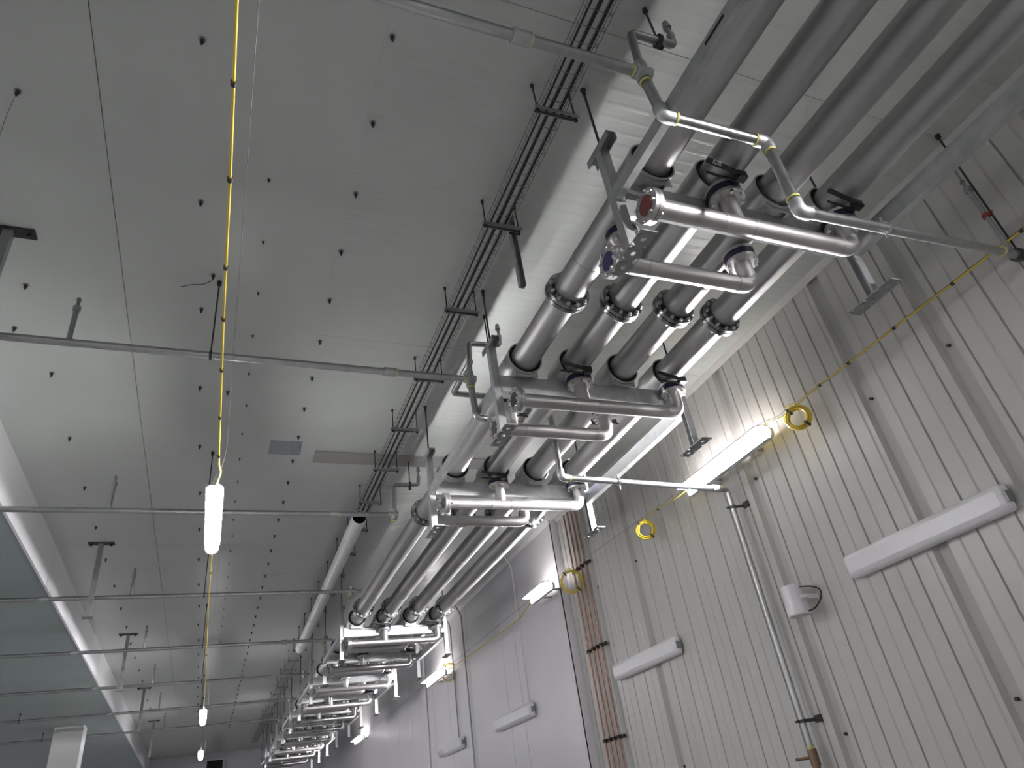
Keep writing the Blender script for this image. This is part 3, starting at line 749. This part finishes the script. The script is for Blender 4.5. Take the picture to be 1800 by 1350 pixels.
def coil(x, y, z, Rr, label, yaw=0.0, n=10, r=.0085, tail=True):
    t = thing('cord_coil', (x, y, z), label, 'cable coil', 'coils of yellow cord'); pts = []
    for k in range(n * 16 + 1):
        a = 2 * math.pi * k / 16; rr = Rr + .010 * math.sin(a * .37 + k * .05) + .011 * ((k // 16) % 4)
        off = (k / (n * 16) - .5) * .05
        cy, cz = rr * math.cos(a), rr * math.sin(a)
        pts.append((x + off * math.cos(yaw) - cy * math.sin(yaw), y + cy * math.cos(yaw) + off * math.sin(yaw), z + cz))
    MB().path(pts, r, n=6).build('cord_loops', 'yellow_cable', t, t.location)
    for a in (1.0, 4.1):
        rr = Rr + .016; p = Vector((x - rr * math.cos(a) * math.sin(yaw), y + rr * math.cos(a) * math.cos(yaw), z + rr * math.sin(a)))
        d = Vector((math.sin(a) * math.sin(yaw), -math.sin(a) * math.cos(yaw), math.cos(a))) * .011
        MB().tube(p - d, p + d, .036, .030, 10).build('cable_tie', 'tie_black', t, t.location)
    if tail:
        MB().path([(x, y - Rr * .5, z + Rr * .8), (x, y - .02, z + Rr + .06), (x, y + .1, z + Rr + .08)], r, n=6, fil=.05).build('cord_tail', 'yellow_cable', t, t.location)
    return t
coil(4.79, 4.05, 4.32, .085, 'yellow cord coil hanging beside the nearest wall lamp', yaw=.5)
coil(4.79, 6.84, 4.33, .085, 'yellow cord coil hanging alone on the ribbed wall', yaw=.9)
coil(4.79, 9.0, 4.38, .14, 'loose yellow cord coil in front of the copper pipes', yaw=.9, n=4)
coil(4.79, 15.4, 4.42, .16, 'distant yellow cord coil beside a lamp on the white wall', yaw=.9, n=4)

cable('loose_wire', [(-0.29, 4.62, 5.54), (-0.35, 4.66, 5.52), (-0.42, 4.68, 5.53), (-0.52, 4.74, 5.535)], .003, 'rod_dark', 'short loose dark wire end hooked at a ceiling bolt by the yellow cord', 'wire', fil=.05)
cable('loose_wire', [(-1.38, 3.2, 5.54), (-1.40, 3.24, 5.4), (-1.41, 3.3, 5.1), (-1.44, 3.4, 4.9)], .0016, 'wire_grey', 'hair-thin wire hanging from the ceiling bolt at top left', 'wire', fil=.05)

# ================================================================== COPPER PIPES AND CONDUITS
for i, y in enumerate((8.82, 8.95, 9.08, 9.21)):
    tag(MB().cyl((XW - .05, y, 0.1), (XW - .05, y, H - .09), .014, n=10).build('copper_pipe', 'copper', None, (XW - .05, y, 0)),
        ('copper pipe farthest right of the four by the wall corner', 'copper pipe second from right by the wall corner', 'copper pipe third from right by the wall corner', 'copper pipe farthest left of the four by the wall corner')[i], 'pipe', 'upright copper pipes')
for i, z in enumerate((4.60, 3.43, 2.27)):
    t = thing('pipe_clamp_bar', (XW - .03, 9.0, z), '%s dark clamp bar across the copper pipes' % ('topmost', 'middle', 'lowest')[i], 'clamp', 'clamp bars on the copper pipes')
    MB().box(XW - .032, XW + .002, 8.72, 9.31, z - .02, z + .02).build('bar', 'clamp_dark', t, t.location)
    for y in (8.82, 8.95, 9.08, 9.21):
        MB().tube((XW - .05, y, z - .018), (XW - .05, y, z + .018), .026, .0145, 10).build('pipe_ring', 'clamp_dark', t, t.location)
for y, zb, r, m_, lab in ((14.45, 0.1, .016, 'strut_grey', 'thin grey conduit curving down the white wall from the ceiling corner'),
                          (15.3, 3.10, .014, 'strut_grey', 'thin conduit feeding the bumpy wall fixture'),
                          (17.75, 0.1, .034, 'plastic_white', 'nearer of two pale pipes down the white wall'),
                          (17.90, 0.1, .030, 'plastic_white', 'farther of two pale pipes down the white wall'),
                          (11.35, 3.1, .012, 'white_panel', 'slim white conduit above the unlit fixture on the white wall')):
    tag(MB().path([(XV - .15, y, H - .005), (XV - .04, y, H - .20), (XV - .04, y, zb)], r, n=10, fil=.12).build('conduit', m_, None, (XV - .04, y, zb)), lab, 'conduit')

# ================================================================== WALL SPEAKER
sx, sy, sz = 4.84, 4.90, 2.90
t = thing('wall_speaker', (sx, sy, sz), 'white bucket-shaped device on the ribbed wall with black cable', 'speaker')
MB().cyl((sx, sy, sz - .135), (sx, sy, sz + .12), .105, .088, n=28).cyl((sx, sy, sz - .145), (sx, sy, sz - .135), .098, .105, n=28).build('body', 'plastic_white', t, t.location)
MB().cyl((sx, sy, sz - .148), (sx, sy, sz - .145), .085, n=24).build('face', 'housing_grey', t, t.location)
MB().box(sx + .05, XW, sy - .11, sy - .05, sz - .02, sz + .02).cyl((sx - .02, sy - .10, sz), (sx + .03, sy - .13, sz), .018, n=10).build('bracket', 'plastic_white', t, t.location)
MB().path([(sx + .02, sy - .09, sz + .09), (sx + .05, sy - .2, sz + .06), (sx + .1, sy - .24, sz + .02), (sx + .06, sy - .25, sz - .06), (sx + .02, sy - .18, sz - .13), (sx + .01, sy - .09, sz - .13)], .007, n=8, fil=.06).build('cable', 'black_cable', t, t.location)

# place the lettering on the nearest lever (bar slopes from the stem to the grip)
vx, vy = PX[1], -0.135
g = Vector((vx - .195, vy - .135 - .055, 4.642)) - Vector((2.8, 0, ZB))
lt.location = g + Vector((0, -.6, -.8)) * .0175
lt.rotation_euler = (math.radians(143), math.radians(8.8), 0)
bpy.context.view_layer.update()
